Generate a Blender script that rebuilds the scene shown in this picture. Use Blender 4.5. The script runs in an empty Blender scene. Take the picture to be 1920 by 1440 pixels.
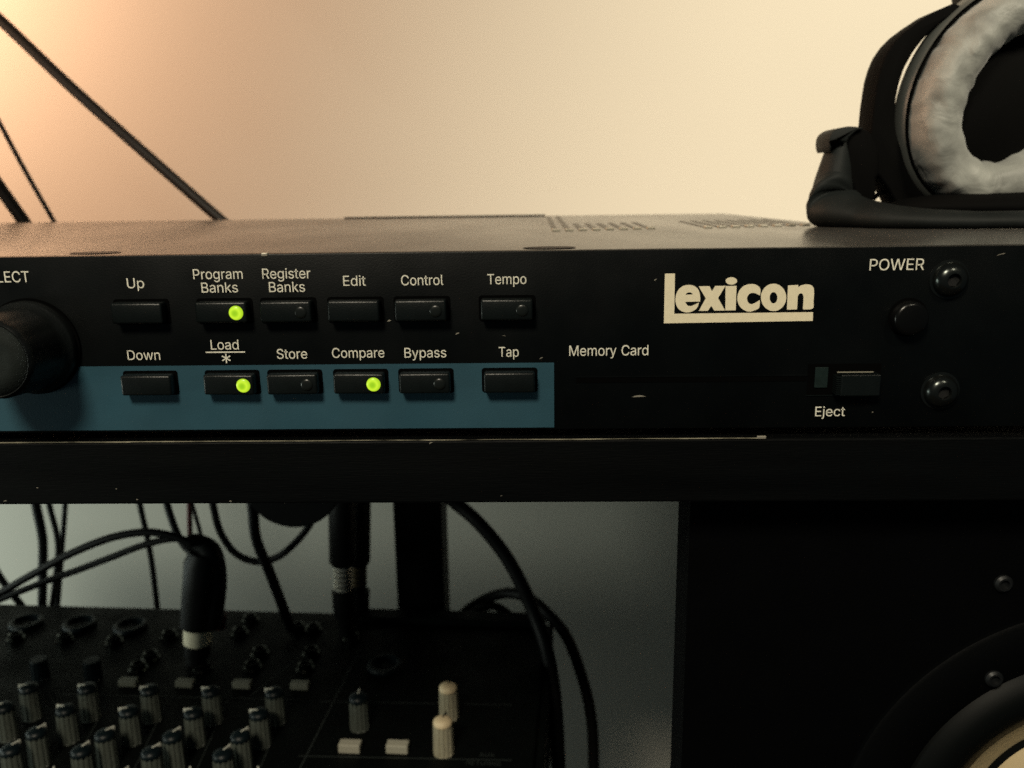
import bpy, bmesh, math, random
from mathutils import Vector, Matrix, noise
random.seed(5)
scn = bpy.context.scene
C = scn.collection
PI = math.pi
mm = 0.001

# ---------------------------------------------------------------- camera
CAM = Vector((0, -.20395, .01465)); FPX = 1616.0
_p, _y, _r = (math.radians(a) for a in (12.888, -1.574, -.796))
CF = Vector((math.sin(_y)*math.cos(_p), math.cos(_y)*math.cos(_p), -math.sin(_p)))
_R = Vector((math.cos(_y), -math.sin(_y), 0)); _U = _R.cross(CF)
CR = _R*math.cos(_r) + _U*math.sin(_r); CU = _U*math.cos(_r) - _R*math.sin(_r)
cd = bpy.data.cameras.new('camera'); cam = bpy.data.objects.new('camera', cd); C.objects.link(cam)
cam.matrix_world = Matrix(((CR.x, CU.x, -CF.x, CAM.x), (CR.y, CU.y, -CF.y, CAM.y), (CR.z, CU.z, -CF.z, CAM.z), (0, 0, 0, 1)))
cd.sensor_width = 4.8; cd.lens = 4.8*FPX/1920; cd.clip_start = .01; cd.clip_end = 50
cd.dof.use_dof = True; cd.dof.focus_distance = .215; cd.dof.aperture_fstop = 2.4
scn.camera = cam
scn.cycles.use_denoising = False

# ---------------------------------------------------------------- world, lamps, exposure
w = bpy.data.worlds.new('World'); scn.world = w; w.use_nodes = True
bg = w.node_tree.nodes['Background']; bg.inputs[0].default_value = (.50, .75, .82, 1); bg.inputs[1].default_value = .045
scn.view_settings.view_transform = 'Standard'; scn.view_settings.look = 'None'
scn.view_settings.exposure = 0; scn.view_settings.gamma = 1

def lamp(name, kind, loc, to, power, color, size=.3, size_y=None, spread=None, blend=None, cone=None):
    l = bpy.data.lights.new(name, kind); l.energy = power; l.color = color
    if kind == 'AREA':
        l.shape = 'RECTANGLE' if size_y else 'DISK'; l.size = size
        if size_y: l.size_y = size_y
        if spread: l.spread = math.radians(spread)
    else:
        l.shadow_soft_size = size
        if kind == 'SPOT': l.spot_size = math.radians(cone); l.spot_blend = blend
    o = bpy.data.objects.new(name, l); C.objects.link(o); o.location = loc
    o.rotation_euler = (Vector(to)-Vector(loc)).to_track_quat('-Z', 'Y').to_euler()
    return o
#LIGHTS
lamp('ceiling_lamp', 'SPOT', (.50, -.75, .88), (.36, .42, .11), 102, (1, .895, .68), .10, cone=45, blend=1)
lamp('warm_table_lamp', 'POINT', (-.54, .23, .26), (0, 0, 0), 9.8, (1, .60, .37), .08)
lamp('panel_spot', 'SPOT', (-.22, -.66, .60), (-.02, .0, -.13), 27, (1, .90, .70), .11, cone=48, blend=.7)  # unseen spot, cone cut to light the panel and leave the wall out
lamp('left_fill', 'AREA', (-.70, -.10, -.12), (-.20, .2, -.24), 1.0, (.90, 1, .87), .20)  # added fill low on the left, brightening the mixer knobs
lamp('gap_fill', 'AREA', (-.74, .25, -.24), (.1, .42, -.26), .82, (.84, 1, .92), .18)  # added fill near the wall, grading it from the left below the shelf

# ---------------------------------------------------------------- helpers
# letter outlines (thousandths of the letter size): width and loops
GLYPHS = {"A":[480,[[16,0,201,509,276,509,463,0,395,0,287,302,280,323,272,346,264,372,255,402,244,438,232,478,245,478,233,437,222,402,213,371,204,345,197,322,191,302,85,0],[110,142,110,199,370,199,370,142]]],
 "B":[456,[[60,0,60,509,241,509,274,507,304,501,329,491,350,477,367,461,381,442,390,421,396,398,398,374,397,353,393,336,387,320,378,307,368,295,356,286,343,278,329,272,315,267,315,262,331,260,347,254,363,245,378,234,391,220,402,203,411,184,416,161,418,136,416,111,410,88,400,67,386,48,368,31,344,18,317,8,284,2,247,0],[125,57,245,57,281,60,309,67,330,80,344,96,353,115,355,137,354,153,350,169,342,184,333,197,320,209,306,218,289,225,269,229,248,231,125,231],[125,285,238,285,256,287,273,290,288,296,302,304,314,314,323,326,330,340,335,355,336,372,333,393,326,412,313,429,294,442,270,449,240,452,125,452]]],
 "C":[510,[[267,-7,225,-3,186,7,150,25,119,49,92,79,70,115,53,157,44,203,40,254,44,305,53,352,70,393,92,429,119,459,150,484,186,501,225,512,267,516,293,514,317,511,340,504,362,496,383,485,402,471,419,456,435,438,448,418,459,397,467,373,473,348,408,348,404,365,397,380,389,395,380,407,369,418,357,428,344,437,330,444,315,449,300,453,284,455,267,456,237,453,209,445,184,432,161,414,141,391,125,364,113,332,106,295,103,254,106,213,113,177,125,145,141,117,161,94,184,76,210,63,237,56,267,53,284,54,300,56,315,60,330,65,344,72,357,81,369,90,380,102,389,114,397,128,404,144,408,160,473,160,467,135,459,112,448,91,435,71,420,53,402,38,383,24,363,13,341,5,317,-2,293,-6]]],
 "D":[502,[[219,0,96,0,96,57,215,57,254,60,288,68,318,81,343,99,363,122,379,149,390,181,397,216,399,255,397,294,390,329,379,361,364,388,344,410,320,428,291,441,258,449,221,452,93,452,93,509,225,509,273,505,315,495,353,478,385,455,412,426,433,391,449,351,458,306,462,255,458,205,449,159,433,119,411,83,384,54,351,31,312,14,268,3],[125,509,125,0,60,0,60,509]]],
 "E":[419,[[60,0,60,509,372,509,372,452,125,452,125,286,355,286,355,229,125,229,125,57,375,57,375,0]]],
 "L":[393,[[60,0,60,509,125,509,125,57,361,57,361,0]]],
 "M":[628,[[60,0,60,509,152,509,277,187,280,179,284,170,287,159,291,147,295,135,299,123,303,110,307,97,311,84,315,71,319,60,322,49,307,49,311,59,314,71,318,83,322,95,326,108,330,121,334,134,338,146,342,158,346,169,349,179,352,187,476,509,568,509,568,0,504,0,504,291,504,302,504,314,504,327,505,340,505,354,505,369,505,383,506,398,506,413,506,428,507,443,507,457,513,457,508,441,503,425,498,409,492,393,487,378,482,363,477,348,472,335,467,322,463,310,459,300,456,291,342,0,286,0,170,291,167,300,163,310,159,321,155,333,150,347,145,361,140,376,134,392,129,408,124,424,118,441,112,457,119,457,119,444,120,430,120,416,120,401,121,386,121,372,121,357,121,342,122,328,122,315,122,302,122,291,122,0]]],
 "N":[523,[[60,0,60,509,136,509,343,183,349,174,355,163,363,151,371,137,379,122,388,107,396,90,405,73,414,55,405,54,403,72,402,90,401,108,400,126,399,142,399,157,399,171,399,184,399,195,399,509,463,509,463,0,387,0,202,290,194,303,186,317,177,331,168,346,159,363,148,381,136,402,123,425,108,452,119,454,120,429,121,406,122,384,123,363,124,345,124,328,125,313,125,301,125,291,125,0]]],
 "O":[533,[[267,-7,225,-3,186,7,150,25,119,49,92,79,70,115,53,157,44,203,40,254,44,305,53,352,70,393,92,429,119,459,150,484,186,501,225,512,267,516,309,512,348,501,384,484,415,459,442,429,464,393,480,352,490,305,493,254,490,203,480,157,464,115,442,79,415,49,384,25,348,7,309,-3],[267,53,296,55,324,63,349,76,372,94,392,116,408,144,420,176,428,213,430,254,428,295,420,332,408,365,392,392,372,415,349,433,324,446,296,453,267,456,237,453,210,445,184,433,161,415,142,392,125,364,113,332,106,295,103,254,106,213,113,176,125,144,142,117,161,94,184,76,210,63,237,55]]],
 "P":[445,[[60,0,60,509,235,509,272,506,305,499,332,487,356,471,375,452,390,430,400,404,407,377,409,348,407,318,400,291,390,265,375,243,356,223,332,207,305,195,272,188,235,186,109,186,109,242,233,242,257,244,279,248,297,256,312,266,324,279,333,294,339,310,343,328,344,348,343,367,339,385,333,402,324,416,312,428,297,439,279,446,257,451,232,452,125,452,125,0]]],
 "R":[449,[[60,0,60,509,236,509,273,506,305,500,333,489,356,473,376,455,390,433,401,408,407,381,409,352,407,323,401,296,390,271,376,250,356,232,333,217,305,206,273,200,236,198,96,198,96,255,234,255,258,256,280,260,298,267,313,276,325,287,334,300,340,316,344,333,345,352,344,371,340,389,334,405,325,419,313,430,298,440,279,446,258,451,233,452,125,452,125,0],[353,0,230,229,303,229,428,0]]],
 "S":[447,[[224,-9,188,-7,156,-1,128,9,102,23,81,40,64,60,51,83,42,109,38,137,104,137,108,118,114,102,123,88,136,76,150,66,166,59,185,53,204,50,224,49,246,50,267,54,286,60,303,69,317,79,329,92,338,106,344,122,346,139,344,154,340,168,332,179,322,189,310,197,296,205,280,211,263,217,245,222,184,239,145,253,112,269,86,289,67,313,56,341,52,372,54,400,62,425,75,448,92,468,113,484,138,498,165,508,195,514,227,516,259,514,289,508,316,498,340,484,360,468,377,449,390,427,398,403,401,378,337,378,332,402,320,421,302,437,280,449,254,456,225,459,204,457,185,454,167,448,152,440,139,430,129,418,121,405,117,391,115,376,117,359,122,345,131,334,142,324,155,315,169,308,184,302,198,297,212,293,264,279,279,275,295,270,312,264,328,256,344,248,359,238,372,226,384,213,395,198,402,180,407,161,408,139,406,112,399,87,386,64,370,43,349,25,323,11,294,0,261,-7]]],
 "T":[449,[[32,452,32,509,417,509,417,452,257,452,257,0,193,0,193,452]]],
 "U":[517,[[259,-8,220,-6,186,2,154,15,126,33,103,55,85,80,71,108,63,140,60,173,60,509,124,509,124,178,126,155,132,133,141,113,153,95,169,80,187,68,208,59,232,53,259,52,285,53,309,59,331,68,349,80,364,95,377,113,385,133,391,155,393,178,393,509,457,509,457,173,454,140,446,108,433,80,414,55,391,33,363,15,332,2,297,-6]]],
 "W":[686,[[155,0,16,509,82,509,163,196,167,179,172,162,175,145,179,128,183,111,187,94,190,76,194,58,197,40,189,40,193,58,196,76,200,94,203,111,207,128,211,145,215,162,220,179,224,196,306,509,380,509,462,196,466,179,470,162,474,145,478,128,482,111,486,94,490,76,494,58,497,40,488,40,492,58,495,76,499,94,503,111,506,128,510,145,515,162,519,179,523,196,603,509,670,509,530,0,455,0,368,323,362,345,357,368,351,391,346,417,341,445,336,475,350,475,345,446,340,420,335,395,330,371,324,347,318,323,230,0]]],
 "X":[474,[[18,0,217,284,217,236,29,509,104,509,178,400,188,386,196,373,204,361,211,350,217,340,223,329,230,318,236,305,243,292,232,292,239,305,246,317,252,329,258,339,265,350,272,361,280,373,288,386,298,400,374,509,446,509,259,239,259,287,456,0,382,0,292,129,283,142,275,154,268,165,262,175,256,185,250,195,244,206,237,218,230,231,244,231,238,219,231,207,225,196,219,186,213,176,206,166,199,155,191,143,182,129,91,0]]],
 "a":[389,[[160,-9,137,-7,115,-3,94,5,76,15,60,29,48,45,38,63,32,84,30,108,32,128,36,146,43,161,53,174,64,184,78,193,92,200,108,206,125,211,143,214,161,217,178,220,200,223,218,225,234,227,247,229,257,231,265,235,271,240,274,246,276,255,276,257,275,272,272,285,267,297,260,307,251,315,240,322,227,327,212,330,196,331,178,330,163,327,149,322,137,316,127,309,118,301,110,292,104,283,100,274,41,291,51,313,64,331,79,346,95,358,114,368,133,375,153,380,173,383,194,384,208,384,223,382,239,379,255,375,271,369,286,360,300,350,312,336,322,320,330,301,335,278,337,251,337,0,277,0,277,52,272,52,267,43,260,34,252,25,242,16,229,8,215,1,199,-4,181,-7],[170,45,192,47,211,51,228,59,242,68,254,80,263,93,270,108,274,122,276,138,276,190,272,187,267,184,259,182,251,180,241,178,231,176,221,174,210,173,200,171,191,170,182,169,175,168,161,166,147,163,134,159,122,153,112,147,103,139,97,130,93,118,92,105,93,93,96,82,102,72,109,64,119,57,130,52,142,48,156,46]]],
 "c":[396,[[207,-8,174,-5,144,3,117,16,93,35,72,58,56,85,44,116,37,150,34,187,37,225,44,260,56,291,72,318,93,341,117,360,144,374,174,382,207,384,226,384,243,381,260,377,276,371,291,364,305,356,318,346,330,335,340,322,349,308,356,293,362,277,303,262,300,272,295,281,290,289,284,297,278,304,270,311,261,316,252,321,242,325,231,328,220,329,207,330,184,328,163,321,145,310,130,296,118,278,108,258,102,236,98,212,96,187,98,163,102,139,108,117,118,97,130,80,145,66,163,55,184,49,207,46,220,47,232,49,243,52,253,55,262,60,271,66,279,73,285,80,292,89,297,98,301,107,304,117,363,102,357,86,350,70,341,56,331,43,319,32,306,21,292,12,277,5,261,-1,244,-5,226,-7]]],
 "d":[424,[[195,-8,165,-6,137,3,111,16,89,34,70,57,55,84,43,116,36,151,34,189,36,227,43,261,55,293,70,320,89,342,112,361,137,374,165,382,196,384,218,383,237,379,253,373,267,364,278,355,287,346,295,336,301,327,306,319,311,319,311,509,372,509,372,0,313,0,313,59,307,59,301,50,295,41,287,31,277,21,266,12,252,4,236,-3,217,-7],[205,47,226,49,246,55,263,65,278,78,290,95,299,115,306,138,310,162,312,189,310,216,306,241,300,263,290,282,278,299,263,312,246,322,227,328,205,330,182,328,162,322,145,311,130,298,118,281,108,261,102,239,98,215,96,189,98,163,102,139,109,117,118,97,130,80,145,66,162,55,182,49]]],
 "e":[404,[[212,-8,177,-5,145,3,117,16,92,35,72,58,56,85,44,116,37,150,34,187,36,224,44,258,55,290,71,317,91,340,115,359,142,373,172,382,205,384,226,383,246,380,266,374,285,366,303,355,319,341,334,324,347,305,357,282,365,256,370,227,371,194,371,169,75,169,75,221,338,221,310,202,308,226,304,248,298,269,288,286,277,301,263,314,246,323,227,328,205,330,183,328,164,323,146,313,131,301,119,286,109,270,102,251,97,231,96,211,96,178,98,151,102,127,110,106,121,88,135,73,151,61,169,53,190,48,212,46,227,47,241,49,254,53,265,58,276,65,285,73,294,82,300,93,306,105,365,91,358,72,348,55,335,39,320,26,302,14,283,4,261,-3,237,-7]]],
 "g":[425,[[207,-151,180,-149,156,-146,134,-140,114,-132,97,-122,82,-110,70,-97,59,-84,51,-69,101,-41,107,-49,114,-57,122,-66,131,-74,142,-82,154,-88,169,-93,187,-96,207,-97,236,-95,261,-87,282,-75,298,-58,308,-34,311,-6,311,68,306,68,301,60,294,51,287,41,277,32,266,23,252,16,236,10,217,6,195,5,165,7,138,14,113,27,90,43,71,65,55,90,43,120,36,154,34,191,36,229,43,263,55,293,71,320,90,342,112,361,138,374,166,382,196,384,218,383,237,379,253,373,267,365,279,356,288,346,296,336,302,327,308,319,313,319,313,379,372,379,372,-9,370,-40,363,-67,350,-90,334,-109,314,-124,291,-136,265,-144,237,-149],[205,59,227,61,246,66,264,75,278,87,290,103,300,121,307,142,311,166,312,193,311,219,307,242,300,264,291,283,279,299,264,312,247,322,227,328,205,330,182,328,163,322,145,312,130,298,118,282,109,262,102,241,98,218,96,193,98,167,102,144,109,123,118,104,131,88,145,76,163,66,183,61]]],
 "i":[167,[[53,0,53,379,114,379,114,0],[84,443,73,444,63,448,54,455,47,463,43,472,41,483,43,494,47,504,54,512,63,518,73,522,84,524,95,522,105,518,114,512,121,504,125,494,126,483,125,472,121,463,114,455,105,448,95,444]]],
 "j":[167,[[53,379,114,379,114,-30,112,-52,108,-72,102,-90,92,-106,80,-119,65,-129,47,-137,27,-141,4,-143,-10,-143,-10,-87,2,-87,18,-85,31,-80,40,-72,47,-61,51,-46,53,-29],[83,443,72,444,62,448,53,455,47,463,42,472,41,483,42,494,47,504,53,512,62,518,72,522,83,524,95,522,105,518,114,512,120,504,125,494,126,483,125,472,120,463,114,455,105,448,95,444]]],
 "k":[381,[[110,137,110,212,121,212,284,379,360,379,184,199,177,199],[53,0,53,509,114,509,114,0],[294,0,148,186,191,229,372,0]]],
 "l":[189,[[139,-2,112,0,91,8,74,20,62,37,55,59,53,84,53,509,114,509,114,99,114,83,117,71,120,62,126,57,135,53,146,52,152,52,157,52,160,53,164,53,167,54,170,54,181,3,175,1,169,0,162,-1,154,-2,147,-2]]],
 "m":[610,[[53,0,53,379,112,379,112,295,108,295,114,314,122,331,132,346,144,358,158,368,172,376,187,382,203,385,219,386,245,383,268,375,287,361,303,342,314,320,321,295,312,295,318,312,326,329,337,343,350,356,364,366,381,375,398,381,417,385,437,386,458,385,478,380,497,372,514,361,529,346,541,328,550,307,555,283,557,255,557,0,496,0,496,254,493,279,485,298,473,313,456,323,438,329,419,330,402,329,387,326,374,320,363,312,353,302,345,290,340,277,336,263,335,247,335,0,274,0,274,260,272,280,265,297,253,311,238,322,220,328,199,330,185,329,171,326,158,320,145,312,135,302,126,289,119,274,115,257,114,238,114,0]]],
 "n":[410,[[114,227,114,0,53,0,53,379,112,379,112,287,102,287,116,319,132,344,152,362,175,374,200,382,227,384,252,383,275,377,295,369,313,356,328,340,341,321,350,298,355,271,357,240,357,0,296,0,296,235,293,263,286,286,273,304,256,318,235,326,210,329,192,328,176,324,161,317,147,308,136,297,126,283,119,266,115,248]]],
 "o":[415,[[207,-8,174,-5,144,3,117,16,93,35,72,58,56,85,44,116,37,150,34,187,37,225,44,260,56,291,72,318,93,341,117,360,144,374,174,382,207,384,241,382,271,374,299,360,323,341,343,318,359,291,371,260,379,225,381,187,379,150,371,116,359,85,343,58,323,35,299,16,271,3,241,-5],[207,46,231,49,252,55,270,66,285,80,298,97,307,117,314,139,318,163,319,187,318,212,314,236,307,258,298,278,285,296,270,310,252,321,231,328,207,330,184,328,163,321,145,310,130,296,118,278,108,258,102,236,98,212,96,187,98,163,102,139,108,117,118,97,130,80,145,66,163,55,184,49]]],
 "p":[424,[[53,-143,53,379,112,379,112,319,118,319,123,327,130,336,137,346,147,355,158,364,171,373,188,379,207,383,229,384,259,382,287,374,313,361,335,342,354,320,370,293,381,261,388,227,390,189,388,151,381,116,370,84,355,57,336,34,313,16,288,3,260,-6,229,-8,208,-7,189,-3,173,4,159,12,147,21,138,31,130,41,124,50,118,59,114,59,114,-143],[220,47,242,49,262,55,279,66,294,80,306,97,316,117,323,139,327,163,328,189,327,215,323,239,316,261,307,281,295,298,280,311,262,322,243,328,220,330,198,328,178,322,161,312,147,299,134,282,125,263,118,241,114,216,113,189,114,162,118,138,125,115,135,95,147,78,162,65,179,55,198,49]]],
 "r":[259,[[53,0,53,379,112,379,112,321,115,321,124,339,137,354,152,367,171,377,191,383,213,385,218,385,223,385,229,384,235,384,240,384,243,384,243,322,241,323,236,324,230,324,223,325,215,326,207,326,190,324,174,321,159,315,146,306,135,296,126,284,119,269,115,254,114,237,114,0]]],
 "s":[365,[[182,-8,157,-7,133,-3,112,3,93,12,76,24,62,38,50,54,41,73,36,94,94,107,101,87,111,72,124,60,141,52,160,47,181,45,206,47,227,53,244,62,258,74,265,88,268,103,266,115,262,126,254,136,243,144,229,150,212,155,149,170,118,180,92,192,72,208,58,227,50,249,47,274,49,295,55,314,65,332,79,347,95,360,115,370,137,378,161,383,187,384,212,383,234,379,254,372,271,363,286,352,299,339,309,324,318,308,324,290,268,277,262,291,254,304,243,316,228,325,210,331,187,333,166,331,147,326,131,317,119,305,111,292,109,277,110,264,115,253,124,243,136,235,152,229,172,223,229,209,261,200,287,187,306,171,320,153,328,131,331,107,329,85,323,65,312,47,298,31,281,18,260,6,236,-2,210,-7]]],
 "t":[227,[[204,379,204,327,6,327,6,379],[65,471,126,471,126,98,127,83,130,70,136,61,144,55,156,51,170,50,175,50,180,50,185,51,191,52,197,53,202,54,213,2,207,0,200,-2,192,-3,184,-3,176,-4,168,-4,138,-1,113,7,92,21,77,41,68,64,65,93]]],
 "w":[567,[[138,0,23,379,87,379,133,214,140,190,147,164,154,137,161,107,168,75,175,41,165,41,172,74,179,105,186,135,192,163,199,189,206,214,252,379,316,379,362,214,368,189,375,163,382,136,388,106,395,75,402,41,391,41,399,75,406,106,413,135,420,163,427,189,434,214,480,379,545,379,429,0,368,0,319,172,314,189,309,207,305,225,300,243,295,262,291,280,286,299,281,318,277,338,291,338,286,319,281,299,277,280,272,262,267,243,263,225,258,207,253,189,248,172,199,0]]],
 "y":[389,[[47,-139,61,-86,71,-87,83,-89,94,-90,104,-89,113,-86,122,-81,130,-74,138,-64,145,-51,151,-36,163,-1,17,379,84,379,165,155,173,132,180,109,187,87,193,64,199,42,206,21,184,21,190,42,196,64,202,87,209,110,216,132,224,155,305,379,371,379,204,-58,196,-77,187,-93,177,-107,165,-119,153,-128,139,-136,125,-141,109,-144,91,-145,82,-145,73,-144,65,-143,57,-142,52,-140]]]}
def ray(px, py): return CF + CR*((px-960)/FPX) - CU*((py-720)/FPX)
def atY(px, py, Y): d = ray(px, py); return CAM + d*((Y-CAM.y)/d.y)
def atZ(px, py, Z): d = ray(px, py); return CAM + d*((Z-CAM.z)/d.z)

def mat(name, col, rough=.5, metal=0, var=0, vscale=60, bump=0, bscale=900, spec=.5, coat=0, rvar=0, emis=None, estr=0, stretch=None, sheen=0):
    m = bpy.data.materials.new(name); m.use_nodes = True
    nt = m.node_tree; b = nt.nodes['Principled BSDF']
    b.inputs['Base Color'].default_value = (*col, 1); b.inputs['Roughness'].default_value = rough
    b.inputs['Metallic'].default_value = metal; b.inputs['Specular IOR Level'].default_value = spec
    b.inputs['Coat Weight'].default_value = coat; b.inputs['Sheen Weight'].default_value = sheen
    if emis: b.inputs['Emission Color'].default_value = (*emis, 1); b.inputs['Emission Strength'].default_value = estr
    tc = nt.nodes.new('ShaderNodeTexCoord'); src = tc.outputs['Object']
    if stretch:
        mp = nt.nodes.new('ShaderNodeMapping'); mp.inputs['Scale'].default_value = stretch
        nt.links.new(src, mp.inputs[0]); src = mp.outputs[0]
    def noise_tex(sc, det=5):
        n = nt.nodes.new('ShaderNodeTexNoise'); n.inputs['Scale'].default_value = sc; n.inputs['Detail'].default_value = det
        nt.links.new(src, n.inputs['Vector']); return n
    if var:
        n = noise_tex(vscale); mr = nt.nodes.new('ShaderNodeMapRange'); mr.inputs[1].default_value = .3; mr.inputs[2].default_value = .7
        mr.inputs[3].default_value = 1-var; mr.inputs[4].default_value = 1+var
        nt.links.new(n.outputs[0], mr.inputs[0])
        vm = nt.nodes.new('ShaderNodeVectorMath'); vm.operation = 'SCALE'; vm.inputs[0].default_value = col
        nt.links.new(mr.outputs[0], vm.inputs['Scale']); nt.links.new(vm.outputs[0], b.inputs['Base Color'])
    if rvar:
        n = noise_tex(vscale*.6); mr = nt.nodes.new('ShaderNodeMapRange'); mr.inputs[1].default_value = .3; mr.inputs[2].default_value = .7
        mr.inputs[3].default_value = max(.02, rough-rvar); mr.inputs[4].default_value = min(1, rough+rvar)
        nt.links.new(n.outputs[0], mr.inputs[0]); nt.links.new(mr.outputs[0], b.inputs['Roughness'])
    if bump:
        n = noise_tex(bscale, 3); bn = nt.nodes.new('ShaderNodeBump'); bn.inputs['Strength'].default_value = bump; bn.inputs['Distance'].default_value = .0004
        nt.links.new(n.outputs[0], bn.inputs['Height']); nt.links.new(bn.outputs[0], b.inputs['Normal'])
    return m

M = {}
M['wall'] = mat('wall_paint', (.80, .755, .66), .85, var=.012, vscale=5, bump=.12, bscale=420)
M['floor'] = mat('floor_wood', (.12, .08, .05), .6, var=.2, vscale=9)
M['panel'] = mat('panel_black', (.0016, .0023, .0025), .40, var=.25, vscale=90, bump=.10, bscale=2600, rvar=.07, spec=.20)
M['cover'] = mat('cover_metal', (.056, .055, .051), .24, var=.2, vscale=40, bump=.10, bscale=1500, rvar=.06, stretch=(1, .35, 1))
M['teal'] = mat('stripe_teal', (.025, .078, .110), .45, var=.10, vscale=70, bump=.08, bscale=2600, rvar=.06)
M['print'] = mat('print_cream', (.86, .83, .70), .6, var=.2, vscale=1500)
M['logo'] = mat('logo_cream', (.92, .82, .59), .55, var=.04, vscale=900)
M['button'] = mat('button_plastic', (.004, .006, .006), .36, var=.15, vscale=300, bump=.15, bscale=3000, spec=.35)
M['lip'] = mat('lip_glint', (.34, .31, .24), .35)
M['ventdark'] = mat('vent_shadow', (.030, .028, .024), .4)
M['gap_shade'] = mat('button_gap_shade', (.0015, .0015, .0015), .9, spec=.03)  # near-black colour standing in for shade in gaps and slots
M['knob'] = mat('knob_rubber', (.005, .006, .006), .42, var=.3, vscale=200, bump=.2, bscale=1800, spec=.35)
M['knobface'] = mat('knob_face', (.014, .018, .017), .7, var=.15, vscale=500, bump=.3, bscale=3500, spec=.15)
M['ledoff'] = mat('led_off', (.008, .010, .009), .3)
M['steel'] = mat('screw_steel', (.045, .05, .048), .25, metal=.9, rvar=.08, vscale=400)
M['hex'] = mat('socket_dark', (.003, .003, .003), .7)
M['chip'] = mat('bare_metal', (.36, .33, .27), .4, metal=.3)
M['edge'] = mat('worn_edge_glint', (.24, .22, .16), .4, var=.9, vscale=160, stretch=(1, 1, 1))
M['shelf'] = mat('shelf_laminate', (.0014, .0018, .0020), .55, spec=.10, var=.35, vscale=60, bump=.25, bscale=900, stretch=(.25, 1, 3), rvar=.1)
M['post'] = mat('post_black', (.003, .003, .003), .6, spec=.2)
M['cable'] = mat('cable_pvc', (.004, .004, .004), .5, spec=.2, var=.2, vscale=120)
M['cablewarm'] = mat('cable_grey', (.018, .013, .010), .5)
M['redcable'] = mat('cable_red', (.10, .008, .008), .5)
M['mixer'] = mat('mixer_paint', (.0022, .003, .0028), .55, spec=.07, var=.3, vscale=70, bump=.2, bscale=1500, rvar=.1)
M['grip'] = mat('grip_grey', (.078, .088, .074), .5, var=.12, vscale=500)
M['gripcream'] = mat('grip_cream', (.38, .35, .25), .5, var=.1, vscale=400)
M['cap'] = mat('cap_black', (.003, .007, .009), .4, spec=.25)
M['capcream'] = mat('cap_cream', (.75, .60, .38), .5)
M['pointer'] = mat('pointer_white', (.55, .55, .48), .5)
M['greybtn'] = mat('button_grey', (.19, .20, .165), .5, var=.1, vscale=400)
M['whitebtn'] = mat('button_white', (.42, .40, .32), .45)
M['nut'] = mat('nut_chrome', (.06, .065, .058), .2, metal=1)
M['gold'] = mat('plug_gold', (.85, .80, .70), .35, metal=.6)
M['dimbrass'] = mat('plug_dim', (.16, .12, .07), .45, metal=.8)
M['whitering'] = mat('ring_cream', (.85, .76, .56), .5)
M['silkline'] = mat('line_grey', (.022, .028, .027), .6)
M['cone'] = mat('cone_cream', (.56, .44, .25), .65, var=.04, vscale=80, bump=.3, bscale=700)
M['surround'] = mat('surround_rubber', (.002, .0026, .0026), .5, spec=.12)
M['cab'] = mat('cabinet_black', (.0009, .0010, .0013), .6, spec=.06, var=.2, vscale=80, bump=.25, bscale=1600)
M['frame'] = mat('woofer_frame', (.0010, .0012, .0014), .55, spec=.09, bump=.15, bscale=1500)
M['hpblack'] = mat('headphone_black', (.002, .002, .002), .8, spec=.05)
M['hpgrey'] = mat('headphone_grey', (.009, .011, .011), .6, spec=.15, var=.3, vscale=60)
M['cuprim'] = mat('cup_grey', (.075, .08, .075), .4, var=.1, vscale=90)
# lit green led: bright rim, slightly dimmer middle
def led_mat():
    m = bpy.data.materials.new('led_green'); m.use_nodes = True; nt = m.node_tree; b = nt.nodes['Principled BSDF']
    b.inputs['Base Color'].default_value = (.05, .12, .01, 1); b.inputs['Roughness'].default_value = .3
    tc = nt.nodes.new('ShaderNodeTexCoord'); mp = nt.nodes.new('ShaderNodeMapping'); mp.inputs['Scale'].default_value = (1/.0018, 0, 1/.0018)
    mp.inputs['Location'].default_value = (.1, 0, .05)
    ln = nt.nodes.new('ShaderNodeVectorMath'); ln.operation = 'LENGTH'
    nt.links.new(tc.outputs['Object'], mp.inputs[0]); nt.links.new(mp.outputs[0], ln.inputs[0])
    r = nt.nodes.new('ShaderNodeValToRGB'); e = r.color_ramp.elements
    e[0].position = .0; e[0].color = (.28, .52, .012, 1); e[1].position = .95; e[1].color = (.42, .66, .02, 1)
    x = e.new(.30); x.color = (.34, .60, .012, 1); x = e.new(.62); x.color = (.60, .86, .035, 1)
    nt.links.new(ln.outputs['Value'], r.inputs[0]); nt.links.new(r.outputs[0], b.inputs['Emission Color']); b.inputs['Emission Strength'].default_value = 1
    return m
M['led'] = led_mat()
# wrinkled silver leather of the ear cushion
def cushion_mat():
    m = mat('cushion_leather', (.20, .205, .19), .52, metal=0, var=.5, vscale=75, sheen=.3, spec=.4)
    nt = m.node_tree; b = nt.nodes['Principled BSDF']
    tc = nt.nodes.new('ShaderNodeTexCoord')
    v = nt.nodes.new('ShaderNodeTexNoise'); v.inputs['Scale'].default_value = 105; v.inputs['Detail'].default_value = 4; v.inputs['Distortion'].default_value = 1.2
    nt.links.new(tc.outputs['Object'], v.inputs['Vector'])
    bn = nt.nodes.new('ShaderNodeBump'); bn.inputs['Strength'].default_value = .5; bn.inputs['Distance'].default_value = .0016
    nt.links.new(v.outputs[0], bn.inputs['Height']); nt.links.new(bn.outputs[0], b.inputs['Normal'])
    return m
M['cushion'] = cushion_mat()

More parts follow.
